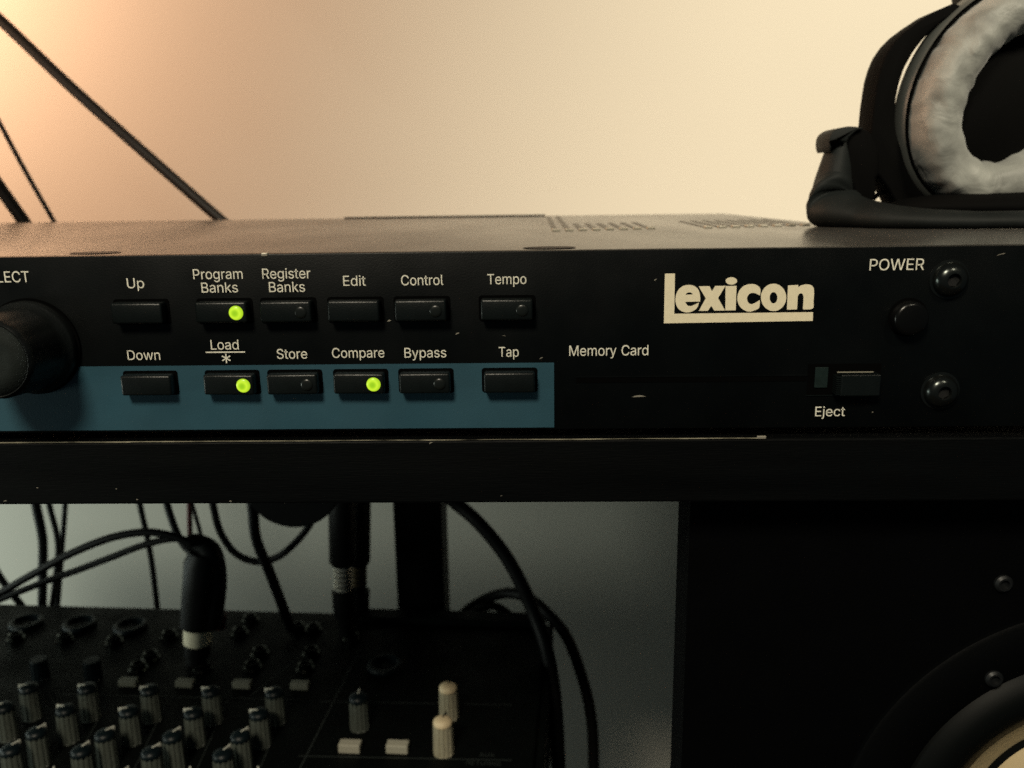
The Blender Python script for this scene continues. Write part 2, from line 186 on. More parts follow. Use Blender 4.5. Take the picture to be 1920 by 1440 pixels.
def link(name, me, m, parent=None, loc=None, smooth=False):
    o = bpy.data.objects.new(name, me); C.objects.link(o)
    if m is not None and not me.materials: me.materials.append(m)
    if parent is not None: o.parent = parent
    if loc is not None: o.location = loc
    if smooth:
        for p in me.polygons: p.use_smooth = True
    return o
def bmobj(name, bm, m, parent=None, loc=None, smooth=False):
    me = bpy.data.meshes.new(name); bmesh.ops.recalc_face_normals(bm, faces=bm.faces); bm.to_mesh(me); bm.free()
    return link(name, me, m, parent, loc, smooth)
def thing(name, label, cat, loc=(0, 0, 0), rz=0, group=None):
    o = bpy.data.objects.new(name, None); C.objects.link(o); o.location = loc; o.rotation_euler = (0, 0, rz); o.empty_display_size = .02
    return tag(o, label, cat, group)
def tag(o, label, cat, group=None):
    o['label'] = label; o['category'] = cat
    if group: o['group'] = group
    return o
def bm_box(x0, x1, y0, y1, z0, z1, bev=0, seg=2):
    bm = bmesh.new(); bmesh.ops.create_cube(bm, size=1)
    for v in bm.verts:
        v.co = Vector(((x0+x1)/2+v.co.x*(x1-x0), (y0+y1)/2+v.co.y*(y1-y0), (z0+z1)/2+v.co.z*(z1-z0)))
    if bev: bmesh.ops.bevel(bm, geom=bm.edges[:], offset=bev, segments=seg, profile=.5, affect='EDGES')
    return bm
def bm_lathe(prof, n=48, axis='Z', flute=None, caps=True):
    """prof: (radius, height) pairs; flute(angle, i) scales the radius"""
    bm = bmesh.new(); rings = []
    for i, (r, h) in enumerate(prof):
        ring = []
        for k in range(n):
            a = 2*PI*k/n; rr = r*(flute(k, i) if flute else 1)
            c = Vector((rr*math.cos(a), rr*math.sin(a), h))
            if axis == 'Y': c = Vector((c.x, -c.z, c.y))      # height runs towards the viewer (-Y)
            ring.append(bm.verts.new(c))
        rings.append(ring)
    for a, b in zip(rings, rings[1:]):
        for k in range(n): bm.faces.new((a[k], a[(k+1) % n], b[(k+1) % n], b[k]))
    for ring in (rings[0], rings[-1]) if caps else ():
        if (ring[0].co-ring[n//2].co).length > 1e-6: bm.faces.new(ring)
    return bm
def catmull(pts, k=8):
    P = [Vector(p) for p in pts]; P = [2*P[0]-P[1]]+P+[2*P[-1]-P[-2]]; out = []
    for i in range(1, len(P)-2):
        for j in range(k):
            t = j/k; a, b, c, d = P[i-1:i+3]
            out.append(.5*((2*b)+(c-a)*t+(2*a-5*b+4*c-d)*t*t+(3*b-3*c+d-a)*t**3))
    out.append(P[-2]); return out
def bm_sweep(pts, rad, n=12, up=None, flat=1.0, cap=True):
    """tube along pts; rad number or list; flat = width of the section along 'up' over its thickness"""
    bm = bmesh.new(); rings = []; N = len(pts); nrm = None
    for i, p in enumerate(pts):
        t = (pts[min(i+1, N-1)]-pts[max(i-1, 0)]).normalized()
        if up is not None: u = (Vector(up)-t*t.dot(Vector(up))).normalized()
        else:
            if nrm is None: nrm = t.orthogonal().normalized()
            nrm = (nrm-t*t.dot(nrm)).normalized(); u = nrm
        v = t.cross(u); r = rad[i] if isinstance(rad, (list, tuple)) else rad
        rings.append([bm.verts.new(p+u*(r*flat*math.cos(2*PI*k/n))+v*(r*math.sin(2*PI*k/n))) for k in range(n)])
    for a, b in zip(rings, rings[1:]):
        for k in range(n): bm.faces.new((a[k], a[(k+1) % n], b[(k+1) % n], b[k]))
    if cap: bm.faces.new(rings[0]); bm.faces.new(rings[-1])
    return bm
def bm_prism(pts, y0, y1, bev=0):
    """outline (x, z) extruded from y0 to y1"""
    bm = bmesh.new(); f = bm.faces.new([bm.verts.new((x, y0, z)) for x, z in pts])
    r = bmesh.ops.extrude_face_region(bm, geom=[f])
    for v in r['geom']:
        if isinstance(v, bmesh.types.BMVert): v.co.y = y1
    if bev: bmesh.ops.bevel(bm, geom=bm.edges[:], offset=bev, segments=2, profile=.5, affect='EDGES')
    return bm
def sm_corners(ob, ang=40):
    try: ob.data.shade_auto_smooth
    except Exception: pass
    for p in ob.data.polygons: p.use_smooth = True
    bm = bmesh.new(); bm.from_mesh(ob.data)
    for e in bm.edges:
        if len(e.link_faces) == 2 and e.calc_face_angle(0) > math.radians(ang): e.smooth = False
    bm.to_mesh(ob.data); bm.free(); return ob

# filled flat print from outlines: loops in (x, z), laid at depth y facing the viewer
def fill_mesh(name, loops, thick=.00003):
    cu = bpy.data.curves.new('outline', 'CURVE'); cu.dimensions = '2D'; cu.fill_mode = 'BOTH'; cu.extrude = thick
    for L in loops:
        s = cu.splines.new('POLY'); s.points.add(len(L)-1); s.use_cyclic_u = True
        for p, (x, z) in zip(s.points, L): p.co = (x*1000, z*1000, 0, 1)
    cu.extrude = thick*1000
    o = bpy.data.objects.new('outline', cu); C.objects.link(o)
    dg = bpy.context.evaluated_depsgraph_get(); me = bpy.data.meshes.new_from_object(o.evaluated_get(dg))
    bpy.data.objects.remove(o); bpy.data.curves.remove(cu)
    me.name = name
    me.transform(Matrix(((.001, 0, 0, 0), (0, 0, -.001, 0), (0, .001, 0, 0), (0, 0, 0, 1))))
    me.materials.clear(); return me
CAPH = max(GLYPHS['E'][1][0][1::2])
def text_loops(s, gap=0):
    x = 0; out = []; xmin = 1e9; xmax = 0
    for ch in s:
        if ch == ' ': x += 230; continue
        adv, loops = GLYPHS[ch]
        for l in loops:
            out.append([(l[i]+x, l[i+1]) for i in range(0, len(l), 2)])
            xmin = min(xmin, min(p[0] for p in out[-1])); xmax = max(xmax, max(p[0] for p in out[-1]))
        x += adv+gap
    return out, xmin, xmax
def text_on_panel(s, pl, pr, base, Y=-.0001, capmm=None, name='printed_label', parent=None, m=None, gap=-6, right=False):
    """s between photo columns pl and pr with its baseline on row base, all on the panel plane"""
    L, a, b = text_loops(s, gap)
    A = atY(pl, base, Y); B = atY(pr, base, Y); wd = B.x-A.x; kz = capmm*mm/CAPH if capmm else wd/(b-a); kx = wd/(b-a)
    loops = [[(A.x+(x-a)*kx, A.z+(B.z-A.z)*(x-a)/(b-a)*0+z*kz) for x, z in l] for l in L]
    me = fill_mesh(name, loops); o = link(name, me, m or M['print'], parent); o.location.y = Y
    return o

# ---------------------------------------------------------------- the room
def struct(name, bm, m):
    o = bmobj(name, bm, m); o['kind'] = 'structure'; return o
struct('wall', bm_box(-1.6, 1.4, .42, .52, -.80, 1.6), M['wall'])
struct('floor', bm_box(-1.6, 1.4, -1.4, .42, -.85, -.80), M['floor'])

# ---------------------------------------------------------------- effects processor
fx = thing('effects_processor', 'black rack effects unit with teal stripe, cream logo and lit green buttons', 'effects processor')
H = -.0436
bm = bm_box(-.36, .168, 0, .003, H, 0, .0004, 2)
front = sm_corners(bmobj('front_panel', bm, M['panel'], fx))
# top cover: one sheet with folded sides; right edge tapers slightly
bm = bmesh.new()
out = [(-.345, .0032), (.165, .0032), (.165, .09), (.112, .130), (.108, .146), (.100, .262), (-.345, .262)]
top = [bm.verts.new((x, y, -.0006)) for x, y in out]; bot = [bm.verts.new((x, y, H+.002)) for x, y in out]
bm.faces.new(top); bm.faces.new(bot[::-1])
for i in range(7): bm.faces.new((top[i], bot[i], bot[(i+1) % 7], top[(i+1) % 7]))
bmesh.ops.bevel(bm, geom=[e for e in bm.edges if all(v.co.z > -.001 for v in e.verts)], offset=.0009, segments=3, profile=.5, affect='EDGES')
sm_corners(bmobj('top_cover', bm, M['cover'], fx))
bmobj('rear_lip', bm_box(-.10, .006, .2565, .2585, -.0006, .0002, .0001), M['panel'], fx)
# teal stripe with its sharp right end
s0 = atY(1039, 681, 0); z1 = -.0268; z0 = -.0430
o = bmobj('colour_stripe', bm_box(-.355, .0046, -.00012, .0001, z0, z1), M['teal'], fx)

# push buttons
BW, BH, BP = .0122, .0050, .0034
def button_mesh():
    bm = bm_box(-BW/2, BW/2, -BP, .001, -BH/2, BH/2, .00055, 3)
    me = bpy.data.meshes.new('push_button'); bm.to_mesh(me); bm.free(); me.materials.append(M['button'])
    for p in me.polygons: p.use_smooth = True
    return me
def gap_shade_mesh():  # dark sheet round each button, painting the shade of its gap
    a, b, r = BW/2+.00065, BH/2+.00055, .0007; pts = []
    for cx, cz, s in ((a-r, b-r, 0), (-a+r, b-r, 1), (-a+r, -b+r, 2), (a-r, -b+r, 3)):
        for k in range(5):
            t = (s+k/4)*PI/2; pts.append((cx+r*math.cos(t), cz+r*math.sin(t)))
    bm = bm_prism(pts, -.00022, .0001); me = bpy.data.meshes.new('button_gap_shade'); bmesh.ops.recalc_face_normals(bm, faces=bm.faces); bm.to_mesh(me); bm.free(); me.materials.append(M['gap_shade']); return me
def dome_mesh(m, r=.00172, h=.0005):
    bm = bm_lathe([(r*1.0, -.0004), (r, 0), (r*.93, h*.42), (r*.75, h*.75), (r*.5, h*.92), (r*.25, h*.98), (0.00001, h)], 28, 'Y')
    me = bpy.data.meshes.new('led'); bmesh.ops.recalc_face_normals(bm, faces=bm.faces); bm.to_mesh(me); bm.free(); me.materials.append(m)
    for p in me.polygons: p.use_smooth = True
    return me
BM, WM, LON, LOFF = button_mesh(), gap_shade_mesh(), dome_mesh(M['led']), dome_mesh(M['ledoff'], .0015, .0004)
XS = dict(up=-94.4, prog=-74.2, reg=-58.8, edit=-42.7, ctl=-26.8, tempo=-6.5)
LED = {('prog', 0): 1, ('reg', 0): 0, ('ctl', 0): 0, ('tempo', 0): 0, ('prog', 1): 1, ('reg', 1): 0, ('edit', 1): 1, ('ctl', 1): 0}
for k, x in XS.items():
    for row, z in ((0, -13.45), (1, -31.0)):
        xx = x+(.35 if row else 0)
        link('button_gap_shade', WM, None, fx, (xx*mm, 0, z*mm))
        b = link('push_button', BM, None, fx, (xx*mm, 0, z*mm))
        b.rotation_euler = (random.uniform(-.012, .012), random.uniform(-.008, .008), random.uniform(-.012, .012))
        s = LED.get((k, row))
        if s is not None:
            l = link('led', LON if s else LOFF, None, b, (.00365, -BP+.00002, -.0001))
            b['label'] = 'button with its green light on' if s else 'button with its light off'

# printing on the panel
for s, a, b, y in (('Up', 239, 271, 540.5), ('Down', 240, 301, 675), ('Program', 363, 455.6, 523.7), ('Banks', 378.5, 446.7, 548.7),
                   ('Register', 492.5, 582.7, 522.7), ('Banks', 505, 572.3, 547.7), ('Edit', 644, 686, 536), ('Control', 752.4, 831.5, 535),
                   ('Tempo', 914, 987, 533), ('Load', 395.8, 448, 655.6), ('Store', 519.6, 576.5, 672.7), ('Compare', 623, 721, 671),
                   ('Bypass', 758.6, 837, 670.6), ('Tap', 935.4, 972.6, 669), ('Memory Card', 1067.4, 1215.4, 667.3),
                   ('POWER', 1630, 1732, 507), ('Eject', 1528, 1583.6, 780.5), ('SELECT', -36, 56, 530)):
    text_on_panel(s, a, b, y, capmm=2.40 if s not in ('POWER', 'SELECT', 'Memory Card') else (2.62 if s != 'Memory Card' else 2.5), parent=fx)
A, B = atY(386, 660.5, 0), atY(460, 660.5, 0)
bmobj('printed_line', bm_box(A.x, B.x, -.00013, -.00005, A.z-.00014, A.z+.00016), M['print'], fx)
A = atY(424.4, 671.7, 0); bm = bmesh.new()
pts = []
for k in range(12):
    a = PI/2+k*PI/6; r = .00118 if k % 2 == 0 else .0004
    if k % 2 == 0: pts += [(A.x+r*math.cos(a-.14), A.z+r*math.sin(a-.14)), (A.x+r*math.cos(a+.14), A.z+r*math.sin(a+.14))]
    else: pts.append((A.x+r*.62*math.cos(a), A.z+r*.62*math.sin(a)))
bmobj('printed_asterisk', bm_prism(pts, -.00013, -.00005), M['print'], fx)

# the cream logo: outlines follow the printed shapes
def Q(u, v): p = atY(1220+u/5.647, 490+v/5.647, 0); return (p.x, p.z)
def closed(pts, k=5):
    n = len(pts); P = [Vector((*p, 0)) for p in pts]; out = []
    for i in range(n):
        a, b, c, d = P[i-1], P[i], P[(i+1) % n], P[(i+2) % n]
        for j in range(k):
            t = j/k; q = .5*((2*b)+(c-a)*t+(2*a-5*b+4*c-d)*t*t+(3*b-3*c+d-a)*t**3); out.append((q.x, q.y))
    return out
def opened(pts, k=5): return [(p.x, p.y) for p in catmull([(*p, 0) for p in pts], k)]
def ell(cx, cy, rx, ry, n=28): return [(cx+rx*math.cos(2*PI*i/n), cy+ry*math.sin(2*PI*i/n)) for i in range(n)]
LG = {
 'e': [opened([(522, 425), (524, 380), (514, 325), (490, 282), (452, 257), (400, 249), (340, 262), (292, 303), (266, 360), (262, 425), (283, 488), (328, 527), (388, 541), (448, 524), (492, 488), (511, 434)])+opened([(470, 456), (425, 472), (388, 464), (362, 428)]),
       [(368, 353)]+opened([(372, 346), (385, 334), (410, 328), (434, 336), (444, 350)])],
 'x': [[(508, 264), (622, 262), (648, 316), (682, 260), (792, 257), (712, 388), (787, 520), (672, 521), (640, 470), (605, 523), (508, 524), (582, 391)]],
 'i': [[(792, 262), (908, 258), (899, 517), (789, 520)], ell(853, 207, 61, 39)],
 'c': [opened([(1158, 362), (1158, 285), (1110, 246), (1050, 240), (985, 260), (936, 312), (916, 385), (930, 455), (972, 506), (1037, 532), (1100, 518), (1148, 488), (1155, 408)])+opened([(1105, 440), (1065, 453), (1032, 435), (1019, 387), (1042, 346), (1082, 333), (1118, 342)])],
 'o': [ell(1300, 381, 134, 145, 36), ell(1299, 385, 41, 60)],
 'n': [[(1453, 254), (1562, 249), (1561, 276)]+opened([(1590, 254), (1640, 243), (1695, 251), (1722, 280), (1728, 330), (1723, 420), (1721, 488), (1690, 508)])+[(1610, 509)]+opened([(1614, 430), (1616, 370), (1600, 340), (1572, 343), (1556, 368)])+[(1548, 508), (1440, 511)]],
 'L': [[(150, 131), (256, 127), (249, 554), (1717, 537), (1714, 629), (139, 655)]],
}
loops = [[Q(*p) for p in l] for g in LG.values() for l in g]
lo = link('logo', fill_mesh('logo', loops), M['logo'], fx, (0, -.00012, 0)); lo['label'] = 'cream logo reading lexicon, its L running on as an underline'

# big rotary knob
kn = bpy.data.objects.new('rotary_knob', None)
def fl(k, i): return 1
KX, KZ = -.1222, -.0217
bm = bm_lathe([(.0118, 0), (.0118, .0006)], 72, 'Y'); bmobj('knob_gap_shade', bm, M['gap_shade'], fx, (KX, -.0001, KZ))
bm = bm_lathe([(.0113, .0004), (.0113, .0022), (.0110, .0028), (.0101, .0036), (.0099, .006), (.0094, .0155), (.0092, .0166), (.0086, .0172), (.0086, .0172), (.0083, .0170)], 72, 'Y', lambda k, i: 1 - (.018 if (k % 6 < 2 and 4 <= i <= 6) else 0))
kb = sm_corners(bmobj('rotary_knob', bm, M['knob'], fx, (KX, 0, KZ)), 50)
bm = bm_lathe([(.0083, 0), (.0083, .0002), (.0040, .00005), (.00001, 0)], 48, 'Y'); bmobj('knob_face', bm, M['knobface'], kb, (0, -.0170, 0), True)

# power button, screws
bm = bm_lathe([(.0046, 0), (.0046, .0003)], 40, 'Y'); bmobj('power_gap_shade', bm, M['gap_shade'], fx, (.0880, 0, -.0166))
bm = bm_lathe([(.00405, 0), (.00405, .0024), (.0038, .0030), (.0031, .0033), (.00001, .0034)], 40, 'Y'); sm_corners(bmobj('power_button', bm, mat('power_gloss', (.003, .003, .003), .25, spec=.3), fx, (.0878, 0, -.0166)), 60)
SM = None
for x, z in ((.0968, -.0078), (.0972, -.0345)):
    if SM is None:
        bm = bm_lathe([(.0046, -.0001), (.0046, .0002), (.0040, .0003), (.00405, .0006), (.0037, .0016), (.0029, .0024), (.0018, .0028), (.0016, .0028), (.0015, .0012), (.00001, .0011)], 40, 'Y')
        s = sm_corners(bmobj('rack_screw', bm, M['steel'], fx, (x, 0, z)), 50); SM = s.data
        hx = bm_lathe([(.00158, 0), (.00158, .0004)], 6, 'Y'); hh = bmobj('hex_socket', hx, M['hex'], s, (0, -.0013, 0)); HM = hh.data
    else:
        s = link('rack_screw', SM, None, fx, (x, 0, z)); s.rotation_euler = (0, .5, 0); link('hex_socket', HM, None, s, (0, -.0013, 0))

# memory card slot and eject lever; dark sheets paint the shade of the openings
def pbox(name, x0, x1, y0, y1, ya, yb, m, parent=fx, bev=0):
    a, b = atY(x0, (y0+y1)/2, 0), atY(x1, (y0+y1)/2, 0); t, u = atY((x0+x1)/2, y0, 0), atY((x0+x1)/2, y1, 0)
    return bmobj(name, bm_box(a.x, b.x, ya, yb, u.z, t.z, bev), m, parent)
pbox('card_slot', 1080, 1512, 707, 716, -.00015, .0001, M['gap_shade'])
pbox('card_slot_lip', 1076, 1514, 703.5, 706, -.0002, .0001, M['panel'])
pbox('eject_recess', 1514, 1650, 682, 741, -.00020, .0001, M['gap_shade'])
pbox('recess_lip', 1510, 1574, 740, 741.5, -.0003, .0001, M['button'])
pbox('lever_stop', 1527, 1551, 688, 726, -.0006, .0001, mat('stop_green', (.010, .019, .018), .5, var=.2, vscale=600, spec=.2), bev=.0001)
ej = pbox('eject_button', 1568, 1641, 697, 737, -.0034, .0001, M['button'], bev=.0003)
a = atY(1563, 700, 0); b = atY(1566, 735, 0)
for k in range(9):
    z = a.z+(b.z-a.z)*(k+.5)/9; bmobj('grip_rib', bm_box(a.x-.0003, a.x+.0008, -.0033, -.0006, z-.00016, z+.00016), M['button'], ej)
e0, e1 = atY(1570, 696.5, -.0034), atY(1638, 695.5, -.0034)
bmobj('worn_edge_glint', bm_box(e0.x, e1.x, -.00345, -.0032, e0.z-.0003, e0.z-.00008), mat('edge_shine', (.30, .28, .22), .35), ej)  # pale strip painting a shine along the button's top edge

# small nicks and dust in the paint
nick = bmesh.new()
def chip(px, py, L, W, ang=0, Y=-.00012, curve=.15):
    p = atY(px, py, Y); n = 7; a = math.radians(ang); up = []; dn = []
    for i in range(n):
        t = i/(n-1)*2-1; w_ = W*(1-t*t)**.6*random.uniform(.6, 1.1)+.00002; cz = curve*L*(1-t*t)
        x, z = t*L/2, cz
        for lst, s in ((up, w_/2), (dn, -w_/2)):
            lst.append(nick.verts.new((p.x+x*math.cos(a)-(z+s)*math.sin(a), Y, p.z+x*math.sin(a)+(z+s)*math.cos(a))))
    for i in range(n-1): nick.faces.new((dn[i], dn[i+1], up[i+1], up[i]))
for c_ in ((1198, 744, .0033, .0004, 2, -.00012, .06), (1229, 525, .0007, .0003, 30), (858, 626, .0010, .0003, 20), (730, 602, .0009, .0004, 10), (1877, 477, .0020, .00018, 15, -.00012, .03),
           (1636, 773, .0004, .0002, 0), (1015, 672, .0009, .00018, 25), (313, 565, .0009, .0003, 30), (945, 630, .0008, .00008, -10)):
    chip(*c_)
ch = bmobj('paint_nicks', nick, M['chip'], fx); ch['kind'] = 'stuff'
bmobj('edge_nick', bm_box(atY(490, 476, 0).x, atY(502, 476, 0).x, -.0003, .0012, -.0006, .00025, .0002), M['chip'], fx)
for px, py, r in ((1030, 461, .0068), (178, 470.5, .0066)):
    p = atZ(px, py, 0); bm = bmesh.new()
    bmesh.ops.create_circle(bm, cap_ends=True, segments=32, radius=1)
    bmesh.ops.scale(bm, vec=(r, .0042, 1), verts=bm.verts)
    bmobj('countersunk_screw', bm, M['hex'], fx, (p.x, max(p.y, .0085), -.0005+.00012))

# vent slots in the cover: shade painted as dark strips, glints as bright lips
vents = []
for i in range(8): p = atZ(1041+i*25.3, 430-.7*i, 0); vents.append((p.x, .104+.0012*i, .150 if i < 2 else .05))
for i in range(8): p = atZ(1323+i*25, 423-.7*i, 0); vents.append((p.x, .1135+.0012*i, .055))
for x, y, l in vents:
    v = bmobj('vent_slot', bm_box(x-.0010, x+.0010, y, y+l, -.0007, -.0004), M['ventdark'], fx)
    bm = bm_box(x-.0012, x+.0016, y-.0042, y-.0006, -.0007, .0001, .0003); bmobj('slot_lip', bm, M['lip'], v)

# ---------------------------------------------------------------- stand with shelf and post
st = thing('equipment_stand', 'black stand whose shelf board runs under the rack unit, with a square post behind', 'stand', (-.05, .285, -.80))
def S(name, bm, m, parent=st): o = bmobj(name, bm, m, parent); o.matrix_parent_inverse = Matrix.Translation((.05, -.285, .80)); return o
S('shelf_board', bm_box(-.80, .34, -.0012, .4185, -.0622, -.0458, .0006), M['shelf'])  # unseen rear and left end lengthened to keep lamp light off the wall below
# worn upper front edge of the board, its highlight painted as a pale line
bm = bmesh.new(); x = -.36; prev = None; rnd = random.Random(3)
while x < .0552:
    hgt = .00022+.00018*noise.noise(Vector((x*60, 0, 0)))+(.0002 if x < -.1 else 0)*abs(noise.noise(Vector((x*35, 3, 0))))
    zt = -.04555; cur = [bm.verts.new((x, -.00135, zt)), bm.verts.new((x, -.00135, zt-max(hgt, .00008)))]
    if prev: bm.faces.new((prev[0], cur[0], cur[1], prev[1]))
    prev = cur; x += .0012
S('worn_edge_glint', bm, M['edge'])
S('edge_nick', bm_box(.0538, .0560, -.0016, -.0010, -.0459, -.0451, .0002), M['chip'])
nick = bmesh.new()
for c_ in ((1117, 957, .0012, .0003, 40), (257, 937, .0005, .0003, 0), (218, 917, .0005, .0002, 0), (70, 915, .0005, .0002, 0), (432, 940, .0006, .0003, 0), (808, 831, .001, .0003, 25), (940, 930, .0005, .0001, 0), (10, 940, .001, .0002, 10)):
    if c_[1] < 945: chip(*c_, Y=-.0014)
o = S('paint_nicks', nick, M['chip']); o['kind'] = 'stuff'
a, b = atY(741, 1050, .27), atY(831, 1050, .27)
S('post', bm_box(a.x, b.x, .27, .30, -.80, -.05, .001), M['post'])
S('foot', bm_box(-.30, .10, .20, .36, -.80, -.78, .002), M['post'])
S('lower_shelf', bm_box(-.46, -.02, -.06, .27, -.31, -.292, .001), M['shelf'])
p = atY(551, 894, .19); bm = bm_lathe([(.0005, -.006), (.0235, -.006), (.0245, -.004), (.0245, .004), (.0235, .006), (.0005, .006)], 48, 'Y')
kd = S('clamp_knob', bm, M['post']); kd.location = (p.x, .19, p.z)

# ---------------------------------------------------------------- cables and plugs
def cable(name, label, pts, wid, m='cable', group=None, cat='cable', n=12):
    """pts: (column, row, depth); wid: width in photo pixels"""
    P = [atY(x, y, d) for x, y, d in pts]; dist = sum((p-CAM).dot(CF) for p in P)/len(P)
    o = bmobj(name, bm_sweep(catmull(P, 8), wid*dist/FPX/2, n), M[m], None, None, True); return tag(o, label, cat, group or 'cables around the rack unit and mixer')
cable('cable', 'thick black cable slanting down across the lit wall to the middle of the cover', [(-120, -70, .29), (0, 37, .29), (133, 163, .29), (267, 283, .29), (408, 407, .29), (440, 432, .29)], 21, 'cablewarm')
cable('cable', 'thin brown cable steeply crossing the glowing wall at the left edge', [(-60, 120, .30), (0, 232, .30), (47, 320, .30), (101, 415, .30), (120, 450, .30)], 9, 'cablewarm')
cable('cable', 'short thick black cable in the left corner above the unit', [(-60, 265, .29), (0, 352, .29), (43, 413, .29), (62, 440, .29)], 24)
cable('cable', 'straight black cable hanging below the shelf, leftmost and thickest of its bunch', [(60, 900, .31), (68, 949, .31), (80, 1012, .31), (80, 1080, .31), (78, 1200, .30)], 17)
cable('cable', 'thin black cable crossing behind the leftmost hanging bunch', [(86, 900, .30), (93, 949, .30), (108, 1012, .30), (106, 1069, .30), (90, 1190, .30)], 11)
cable('cable', 'thin black cable hanging on the right of the leftmost bunch', [(124, 900, .32), (122, 949, .32), (116, 1031, .32), (104, 1190, .32)], 10)
cable('cable', 'short black cable dropping from the left edge behind the mixer corner', [(-30, 1020, .30), (0, 1082, .30), (48, 1146, .30), (80, 1200, .30)], 13)
cable('cable', 'black cable hanging straight from the shelf left of the white ringed plug', [(255, 900, .30), (263, 949, .30), (277, 1012, .30), (288, 1080, .30), (300, 1190, .30)], 11)
cable('cable', 'black cable looping in a deep curve below the round clamp knob', [(392, 900, .24), (400, 949, .24), (413, 997, .24), (441, 1037, .24), (480, 1053, .24), (517, 1046, .24), (547, 1024, .24), (578, 988, .24), (600, 940, .24)], 14)
cable('cable', 'thick black cable passing left of the clamp knob down into the mixer', [(468, 900, .23), (474, 956, .23), (481, 1012, .23), (504, 1069, .23), (531, 1140, .23), (546, 1180, .235)], 20)
cable('cable', 'thick black cable sweeping from the shelf past the mixer corner, left of the two', [(790, 890, .24), (852, 941, .24), (896, 979, .235), (943, 1035, .23), (976, 1092, .225), (1001, 1150, .22), (1025, 1219, .21), (1040, 1313, .20), (1047, 1440, .19), (1048, 1560, .18)], 27)
cable('cable', 'black cable arching out behind the mixer corner, outermost on the right', [(840, 1185, .29), (871, 1149, .29), (909, 1124, .28), (950, 1112, .27), (990, 1121, .26), (1025, 1149, .25), (1063, 1195, .245), (1093, 1275, .24), (1109, 1350, .235), (1113, 1440, .23), (1110, 1560, .22)], 21)
cable('cable', 'low black cable hump peeping over the rear of the mixer', [(860, 1170, .275), (900, 1143, .275), (930, 1137, .275), (965, 1160, .275)], 16)

# microphone plug with its boot, cream ring and cable
def plug_axis(p0, p1, prof, m, name, parent, n=28):
    d = p1-p0; L = d.length; q = d.to_track_quat('Z', 'Y').to_matrix().to_4x4()
    bm = bm_lathe([(r, h*L) for r, h in prof], n); bm.transform(Matrix.Translation(p0) @ q)
    o = bmobj(name, bm, m, parent, None, False); sm_corners(o, 45); return o
pl = thing('microphone_plug', 'black plug with a cream ring and two cables, standing in the mixer', 'plug')
Y0 = .205
plug_axis(atY(383, 1040, Y0), atY(370, 1172, Y0), [(.0075, -.04), (.0098, .1), (.0094, .5), (.0086, 1)], M['cable'], 'plug_body', pl)
plug_axis(atY(371, 1171, Y0), atY(370.5, 1203, Y0), [(.0072, 0), (.0072, 1)], M['whitering'], 'plug_ring', pl)
plug_axis(atY(370.5, 1203, Y0), atY(370, 1243, Y0), [(.0066, 0), (.0066, .6), (.0056, .62), (.0056, 1)], M['cable'], 'plug_tip', pl)
bt = [atY(x, y, Y0) for x, y in ((352, 1014), (372, 1018), (392, 1032), (402, 1060), (404, 1100), (398, 1150), (392, 1172))]
bmobj('cable_boot', bm_sweep(catmull(bt, 6), [.0035+.0022*min(1, i/12) for i in range(37)], 14), M['cable'], pl, None, True)
def cpart(pts, wid, m='cable'):
    P = [atY(*p) for p in pts]; dist = sum((p-CAM).dot(CF) for p in P)/len(P)
    return bmobj('cable', bm_sweep(catmull(P, 8), wid*dist/FPX/2, 12), M[m], pl, None, True)
cpart([(-60, 1140, .20), (0, 1112, .20), (56, 1080, .20), (131, 1039, .20), (206, 1009, .20), (270, 998, .20), (319, 1004, .20), (362, 1020, .20)], 15)
cpart([(-60, 1150, .21), (0, 1124, .21), (94, 1087, .21), (140, 1071, .21), (206, 1046, .21), (270, 1022, .21), (330, 1010, .21), (370, 1024, .21)], 13)
plug_axis(atY(411, 1148, .225), atY(409, 1176, .225), [(.0042, 0), (.0042, 1)], mat('collar_red', (.05, .006, .006), .5), 'red_collar', pl)
cable('cable', 'black cable dropping from the shelf into the back of the ringed plug', [(306, 900, .22), (314, 949, .22), (338, 1012, .215), (372, 1050, .21)], 14)
cable('cable', 'dark red cable hanging from the shelf behind the ringed plug', [(354, 900, .24), (355, 949, .24), (357, 1030, .24), (362, 1100, .24)], 10, 'redcable')
cable('cable', 'thin black cable just right of the red one', [(352, 920, .26), (366, 965, .26), (378, 1012, .26), (385, 1080, .26)], 8)

def jack_plug(label, cx0, cx1, Yd, wid, ringm, g, rings):
    t = thing('jack_plug', label, 'plug', group='jack plugs beside the post'); s = ((Yd-CAM.y)/.97)/FPX
    r = wid*s/2
    plug_axis(atY(cx0, 900, Yd), atY(cx0, 1058, Yd), [(r*.96, 0), (r, .3), (r*.97, .96), (r*.8, 1)], M['cable'], 'plug_body', t)
    for k in range(rings):
        y0 = 1059+k*9.6
        plug_axis(atY(cx0+1, y0, Yd), atY(cx0+1, y0+7.5, Yd), [(r*.60, 0), (r*.68, .2), (r*.68, .8), (r*.60, 1)], M[ringm], 'collar_ring', t)
    plug_axis(atY(cx0+1, 1058, Yd), atY(cx0+3, 1109, Yd), [(r*.58, 0), (r*.58, 1)], M['nut'], 'collar', t)
    plug_axis(atY(cx0+2, 1107, Yd), atY(cx1, 1192, Yd), [(r*.86, 0), (r*.84, .5), (r*.60, .62), (r*.52, 1)], M['cable'], 'plug_shank', t)
    return t
jack_plug('black jack plug with ribbed brass collar, front one of the pair by the post', 642, 650, .235, 54, 'gold', None, 5)
jack_plug('black jack plug with dim brass collar, rear one of the pair beside the post', 671, 671, .262, 50, 'dimbrass', None, 4)

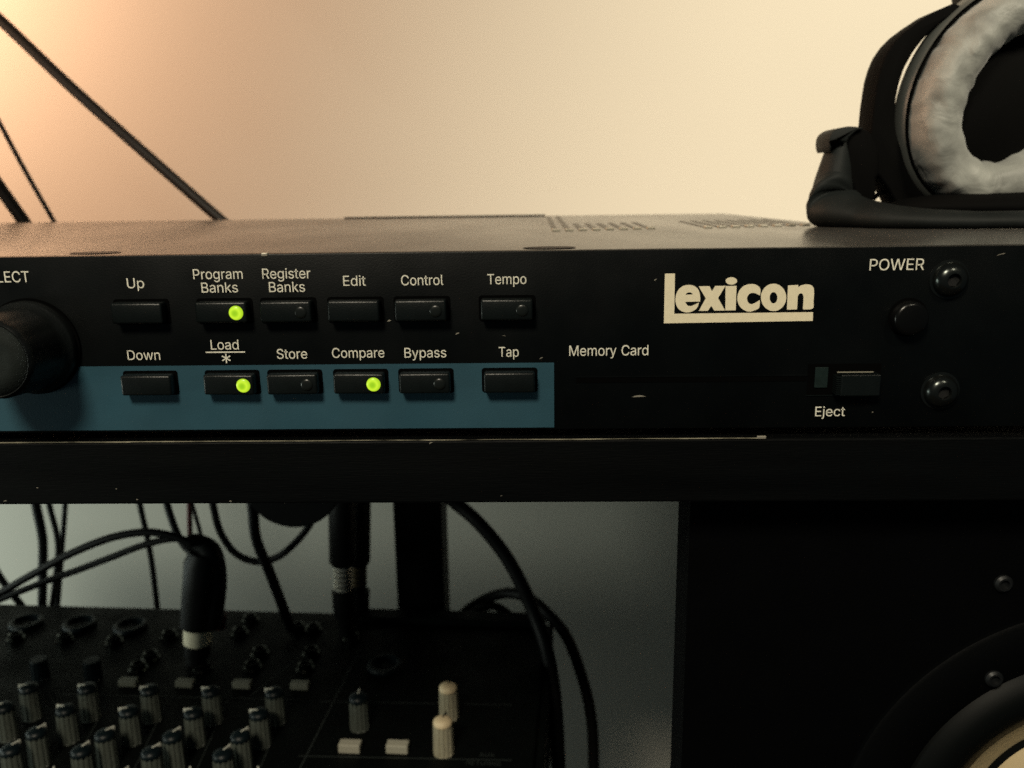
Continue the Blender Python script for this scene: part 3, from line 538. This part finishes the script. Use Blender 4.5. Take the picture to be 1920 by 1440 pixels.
# ---------------------------------------------------------------- mixing console
MY = math.radians(-3.2); MO = Vector((0, .20, -.23))
mx = thing('mixing_console', 'black mixing desk with rows of ribbed grey knobs under the shelf', 'mixer', MO, MY)
MI = (Matrix.Translation(MO) @ Matrix.Rotation(MY, 4, 'Z')).inverted()
def loc(px, py, z=-.23): return MI @ atZ(px, py, z)
bm = bm_box(-.46, .0025, -.24, .0545, -.058, 0, .0015, 3); sm_corners(bmobj('console_body', bm, M['mixer'], mx))
bmobj('rear_ridge', bm_box(-.105, .0015, .043, .0547, -.001, .0035, .001), M['mixer'], mx)
bmobj('side_cheek', bm_box(.0025, .0065, -.24, .053, -.058, -.003, .001), M['mixer'], mx)
grid = dict(A=[(62, 1344), (171, 1345), (287, 1348), (401, 1351), (519, 1353)], B=[(17, 1382), (131, 1387), (249, 1390), (369, 1393), (491, 1395)],
            CC=[(77, 1432), (204, 1436), (330, 1439), (456, 1439)], D=[(30, 1465), (161, 1468), (291, 1471), (424, 1475)])
def grip_mesh(m, h=.0152, r=.0046):
    fl_ = lambda k, i: 1-(.13 if (k % 4 in (0,)) and 0 < i < 3 else 0)
    bm = bm_lathe([(r*.99, 0), (r*1.0, .0006), (r*.93, h-.0008), (r*.89, h)], 48, 'Z', fl_)
    me = bpy.data.meshes.new('control_knob'); bmesh.ops.recalc_face_normals(bm, faces=bm.faces); bm.to_mesh(me); bm.free(); me.materials.append(m); return me
def cap_mesh(m, h=.0152, r=.0046):
    bm = bm_lathe([(r*.93, h-.0012), (r*.93, h-.0002), (r*.88, h+.0010), (r*.62, h+.0019), (r*.2, h+.0022), (.00001, h+.0022)], 32)
    me = bpy.data.meshes.new('knob_cap'); bmesh.ops.recalc_face_normals(bm, faces=bm.faces); bm.to_mesh(me); bm.free(); me.materials.append(m)
    for p in me.polygons: p.use_smooth = True
    return me
def ptr_mesh(m, h=.0152, r=.0046):
    bm = bm_box(-.0004, .0004, r*.1, r*.99, h+.0004, h+.00235, .0002)
    me = bpy.data.meshes.new('knob_pointer'); bm.to_mesh(me); bm.free(); me.materials.append(m); return me
GM, CM, PM = grip_mesh(M['grip']), cap_mesh(M['cap']), ptr_mesh(M['pointer'])
def knob(px, py, gm=GM, cm=CM, pm=PM, rot=None, zoff=0):
    k = link('control_knob', gm, None, mx, loc(px, py)); k.rotation_euler = (0, 0, random.uniform(-.6, .6) if rot is None else rot)
    link('knob_cap', cm, None, k)
    if pm: link('knob_pointer', pm, None, k)
    return k
for r_, L in grid.items():
    L = [(2*L[0][0]-L[1][0], L[0][1]-3)]+L
    for x, y in L: knob(x, y, rot={'A': 1.6, 'B': 1.5, 'CC': -.5, 'D': -.45}[r_]+random.uniform(-.25, .25))
# rows nearer than the picture's lower edge
for j in range(2):
    for i in range(5): knob(-20+128*i-10*j*2, 1520+55*j)
knob(675, 1364, rot=.1)
for x, y in ((842, 1344), (832, 1411)):
    k = knob(x, y, grip_mesh(M['gripcream']), cap_mesh(M['capcream']), ptr_mesh(M['cap']), rot=-.2); k['label'] = 'cream ribbed knob'
bk = grip_mesh(M['cap'], .011, .0044)
for x, y in ((77, 1271), (176, 1273)):
    k = link('control_knob', bk, None, mx, loc(x, y)); k['label'] = 'all black knob'
def btn(px, py, m, w_=.0092, d_=.0042, h_=.0034):
    p = loc(px, py); o = bmobj('channel_button', bm_box(-w_/2, w_/2, -d_/2, d_/2, 0, h_, .0005), m, mx, p); return o
for x, y in ((242, 1284), (348, 1286), (455, 1288), (563, 1290)): btn(x, y, M['greybtn'])
for x, y in ((657, 1407), (746, 1408)): btn(x, y, M['whitebtn'], .0098, .005, .0042)
# jack sockets: nut, thread and dark hole
bm = bm_lathe([(.0062, 0), (.0062, .0012), (.0056, .0018), (.0046, .0018), (.0046, .0042), (.0034, .0046), (.0032, .0046), (.0032, .0010)], 24)
bmesh.ops.scale(bm, vec=(.8, .8, .9), verts=bm.verts); JM = bpy.data.meshes.new('jack_socket'); bmesh.ops.recalc_face_normals(bm, faces=bm.faces); bm.to_mesh(JM); bm.free(); JM.materials.append(M['nut'])
bm = bm_lathe([(.0025, 0), (.0025, .0012)], 20); HMJ = bpy.data.meshes.new('socket_hole'); bm.to_mesh(HMJ); bm.free(); HMJ.materials.append(M['hex'])
bm = bm_lathe([(.0092, 0), (.0092, .0022), (.0084, .0030), (.0070, .0030), (.0066, .0006)], 28)
XM = bpy.data.meshes.new('microphone_socket'); bmesh.ops.recalc_face_normals(bm, faces=bm.faces); bm.to_mesh(XM); bm.free(); XM.materials.append(M['cap'])
for p in XM.polygons: p.use_smooth = True
for x, y, big in ((30, 1200, 0), (122, 1202, 0), (215, 1206, 0), (318, 1196, 0), (283, 1236, 0), (380, 1256, 0), (488, 1228, 0), (474, 1254, 0), (584, 1228, 0), (573, 1256, 0),
                  (260, 1256, 0), (660, 1200, 0), (722, 1252, 1), (560, 1182, 0), (588, 1184, 0), (470, 1165, 0), (450, 1190, 0), (50, 1172, 1), (150, 1174, 1), (245, 1178, 1)):
    o = link('microphone_socket' if big else 'jack_socket', XM if big else JM, None, mx, loc(x, y)); link('socket_hole', HMJ, None, o)
# printed lines and words on the console
def mline(x0, y0, x1, y1, wpx=.0003):
    a, b = loc(x0, y0), loc(x1, y1); d = (b-a).normalized(); n = Vector((-d.y, d.x, 0))*wpx; bm = bmesh.new()
    bm.faces.new([bm.verts.new(v+Vector((0, 0, .00015))) for v in (a-n, b-n, b+n, a+n)]); return bmobj('printed_line', bm, M['silkline'], mx)
mline(560, 1446, 676, 1215); mline(100, 1302, 560, 1312); mline(600, 1316, 960, 1322); mline(560, 1418, 960, 1426); mline(470, 1305, 600, 1200)
for i in range(4): mline(130+118*i, 1450, 205+112*i, 1310, .0002)
for s, x, y, w_ in (('AUX', 898, 1419, .0068), ('RETURNS', 874, 1434, .0150)):
    L, a, b = text_loops(s); k = w_/(b-a); p = loc(x, y)
    me = fill_mesh('printed_label', [[((u-a)*k, v*k) for u, v in l] for l in L]); o = link('printed_label', me, M['silkline'], mx, p+Vector((0, 0, .0002))); o.rotation_euler = (-PI/2, 0, 0)

# ---------------------------------------------------------------- loudspeaker below right
SY = .012; SX, SZ = .1555, -.1668
sp = thing('loudspeaker', 'tall black loudspeaker with a cream woofer cone standing below the rack unit', 'loudspeaker', (.155, .15, -.80))
def K(name, bm, m, parent=sp, smooth=False):
    o = bmobj(name, bm, m, parent, None, smooth)
    if parent is sp: o.matrix_parent_inverse = Matrix.Translation((-.155, -.15, .80))
    return o
bm = bmesh.new()
ft = [bm.verts.new((x, y, -.0632)) for x, y in ((.0455, SY+.018), (.2680, SY+.018), (.235, .28), (.104, .28))]; fb = [bm.verts.new((v.co.x, v.co.y, -.80)) for v in ft]
bm.faces.new(ft); bm.faces.new(fb[::-1])
for i in range(4): bm.faces.new((ft[i], fb[i], fb[(i+1) % 4], ft[(i+1) % 4]))
bmesh.ops.bevel(bm, geom=bm.edges[:], offset=.0015, segments=3, profile=.5, affect='EDGES')
K('cabinet', bm, M['cab'])
me = fill_mesh('front_baffle', [[(.0408, -.80), (.272, -.80), (.272, -.0632), (.0408, -.0632)], [(SX+.0545*math.cos(2*PI*i/96), SZ+.0545*math.sin(2*PI*i/96)) for i in range(96)]], .0089)
o = link('front_baffle', me, M['cab'], sp); o.matrix_parent_inverse = Matrix.Translation((-.155, -.15, .80)); o.location.y = SY+.009
def ring(name, prof, m, n=96, parent=sp):
    o = K(name, bm_lathe(prof, n, 'Y', None, False), m, parent); o.location = (SX, SY, SZ); sm_corners(o, 50); return o
wf = ring('woofer_frame', [(.0700, -.0005), (.0700, .0012), (.0690, .0018), (.0560, .0018), (.0545, .0008), (.0545, .0002)], M['frame'])
ring('surround', [(.0552, .0001), (.0545, .0010), (.0520, .0034), (.0485, .0046), (.0445, .0040), (.0408, .0014), (.0388, -.0004)], M['surround'])
ring('cone', [(.0398, -.0012), (.0389, -.0003), (.0380, -.0010), (.0290, -.0060), (.00001, -.0150)], M['cone'])
ring('dust_cap', [(.0296, -.0062), (.0288, -.0050), (.0285, -.0040), (.022, .0002), (.012, .0028), (.00001, .0038)], M['cone'])
ring('cap_seam', [(.0302, -.0056), (.0300, -.0044), (.0290, -.0040), (.0284, -.0046)], M['surround'])
bm = bm_lathe([(.0024, 0), (.0024, .0008), (.0018, .0014), (.0013, .0014), (.0012, .0004), (.00001, .0004)], 24, 'Y')
s1 = K('woofer_screw', bm, mat('screw_black', (.010, .011, .012), .45, metal=.3)); sc_ = s1.data; pos = []
for k in range(6):
    a = math.radians(122.5+60*k); pos.append((SX+.0583*math.cos(a), SZ+.0583*math.sin(a), SY-.0017))
s1.location = (pos[0][0], pos[0][2], pos[0][1]); sm_corners(s1)
for x, z, y in pos[1:]+[(.1246, -.0904, SY), (.19, -.0904, SY)]:
    o = link('woofer_screw', sc_, None, sp); o.matrix_parent_inverse = Matrix.Translation((-.155, -.15, .80)); o.location = (x, y, z)

# ---------------------------------------------------------------- headphones on the cover
HP = thing('headphones', 'black headphones with wrinkled silver ear cushions lying on the rack unit', 'headphones', (.17, .13, 0))
def Hh(name, bm, m, parent=HP, smooth=True, ang=None):
    o = bmobj(name, bm, m, parent, None, smooth)
    if parent is HP: o.matrix_parent_inverse = Matrix.Translation((-.17, -.13, 0))
    if ang: sm_corners(o, ang)
    return o
def hz(u, v, Y): p = atY(1420+u/3, v/3, Y); return p
PX = .290/FPX/3      # metres per enlarged-view pixel at the ear cup's distance
EC = hz(1492, 540, .105)
tilt = math.radians(60)
def oval(sc_a, sc_b, y, n, rag=0, c=EC):
    out = []
    for k in range(n):
        t = 2*PI*k/n; a, b = sc_a*PX*math.cos(t), sc_b*PX*math.sin(t)
        out.append(Vector((c.x+a*math.cos(tilt)-b*math.sin(tilt), y, c.z+a*math.sin(tilt)+b*math.cos(tilt))))
    return out
def oval_rings(name, prof, m, n=96, wob=0, parent=HP):
    """prof: (semi-major, semi-minor, y)"""
    bm = bmesh.new(); rings = []
    for j, (a, b, y) in enumerate(prof):
        R_ = oval(a, b, y, n)
        if wob:
            for k, v in enumerate(R_):
                q = noise.noise(Vector((v.x*95, v.z*95, j*.13)))+.6*noise.noise(Vector((v.x*240, v.z*240, j*.3)))
                v.y += wob*q*(1 if 0 < j < len(prof)-1 else 0); d = (v-EC); d.y = 0; v += d.normalized()*wob*.7*noise.noise(Vector((v.x*260, v.z*260, 5)))
        rings.append([bm.verts.new(v) for v in R_])
    for a, b in zip(rings, rings[1:]):
        for k in range(n): bm.faces.new((a[k], a[(k+1) % n], b[(k+1) % n], b[k]))
    for r_ in (rings[-1],):
        if (r_[0].co-r_[n//2].co).length > .004: bm.faces.new(r_)
    return Hh(name, bm, m, parent)
prof = []
for j in range(19):      # cushion cross-section, outer foot round to the inner foot
    t = PI*j/18; mid = 500; half = 137
    prof.append((mid+20+half*math.cos(t), mid-98+half*math.cos(t), .113-.013*math.sin(t)**.8))
oval_rings('ear_cushion', prof, M['cushion'], 180, .0012)
oval_rings('driver_cloth', [(440, 325, .1135), (420, 300, .1118), (.1, .1, .1118)], M['hpblack'])
oval_rings('ear_cup', [(676, 566, .112), (694, 583, .1135), (708, 596, .118), (684, 570, .122), (580, 460, .127), (200, 150, .131)], M['cuprim'])
oval_rings('cushion_seam', [(650, 538, .1128), (662, 549, .1112), (668, 554, .1128)], M['hpblack'])
yo = [(1110, 15), (1000, 62), (900, 128), (830, 180), (775, 235), (730, 300), (700, 370), (680, 440), (668, 510), (655, 600), (645, 700), (635, 800), (650, 930), (682, 985), (738, 1058), (800, 1180), (870, 1190), (960, 1150), (1010, 1125),
      (945, 1045), (900, 985), (850, 900), (805, 820), (782, 740), (776, 660), (782, 560), (800, 470), (830, 380), (880, 290), (930, 225), (990, 160), (1050, 115), (1150, 75), (1180, 45)]
Hh('yoke', bm_prism([(hz(u, v, .114).x, hz(u, v, .114).z) for u, v in yo], .114, .128, .0008), M['hpblack'], smooth=False, ang=50)
hg = [(510, 765), (545, 722), (600, 722), (650, 750), (690, 850), (690, 985), (668, 1000), (675, 1060), (665, 1110), (632, 1166), (590, 1150), (545, 1080), (515, 980), (500, 880)]
Hh('hinge_block', bm_prism([(hz(u, v, .111).x, hz(u, v, .111).z) for u, v in hg], .111, .1265, .0012), M['hpblack'], smooth=False, ang=50)
hc = [(404, 775), (420, 745), (455, 722), (510, 710), (560, 712), (605, 720), (560, 735), (515, 775), (508, 800), (440, 792), (415, 800), (414, 860), (404, 830)]
Hh('hinge_cap', bm_prism([(hz(u, v, .109).x, hz(u, v, .109).z) for u, v in hc], .109, .124, .0006), M['hpgrey'], smooth=False, ang=50)
path = [(475, 800, .120), (455, 880, .119), (440, 960, .118), (425, 1045, .117), (418, 1140, .113), (475, 1205, .107), (600, 1225, .100), (760, 1246, .092), (980, 1262, .086), (1250, 1262, .082), (1550, 1240, .082), (1850, 1200, .09)]
rad = [.0044, .0052, .0060, .0068, .0072, .0062, .0046, .0037, .0030, .0026, .0026, .0026]
P = catmull([hz(*p) for p in path], 8)
rr = [rad[min(i//8, 11)]*(1-i % 8/8)+rad[min(i//8+1, 11)]*(i % 8/8) for i in range(len(P))]
for v, r in zip(P, rr): v.z = max(v.z, r*.85)
Hh('headband', bm_sweep(P, rr, 24, up=(.35, 1, .25), flat=1.7), M['hpgrey'])
# dark oval put in as the shadow and gap under the ear cup
p = hz(1330, 1182, .125); bm = bmesh.new(); bmesh.ops.create_uvsphere(bm, u_segments=40, v_segments=20, radius=1)
bmesh.ops.scale(bm, vec=(.040, .016, .0052), verts=bm.verts); bmesh.ops.translate(bm, vec=(.1640, .108, .0058), verts=bm.verts)
Hh('cup_ground_shadow', bm, M['hpblack'])
P = catmull([hz(*q) for q in ((650, 1120, .121), (690, 1085, .121), (745, 1062, .121))], 8)
Hh('cup_wire', bm_sweep(P, .0009, 8), M['hpblack'])
Hh('slider_arm', bm_prism([(hz(u, v, .13).x, hz(u, v, .13).z) for u, v in ((1105, -60), (1120, 20), (1180, 30), (1290, -10), (1330, -60))], .118, .134, .001), M['hpgrey'], smooth=False, ang=50)
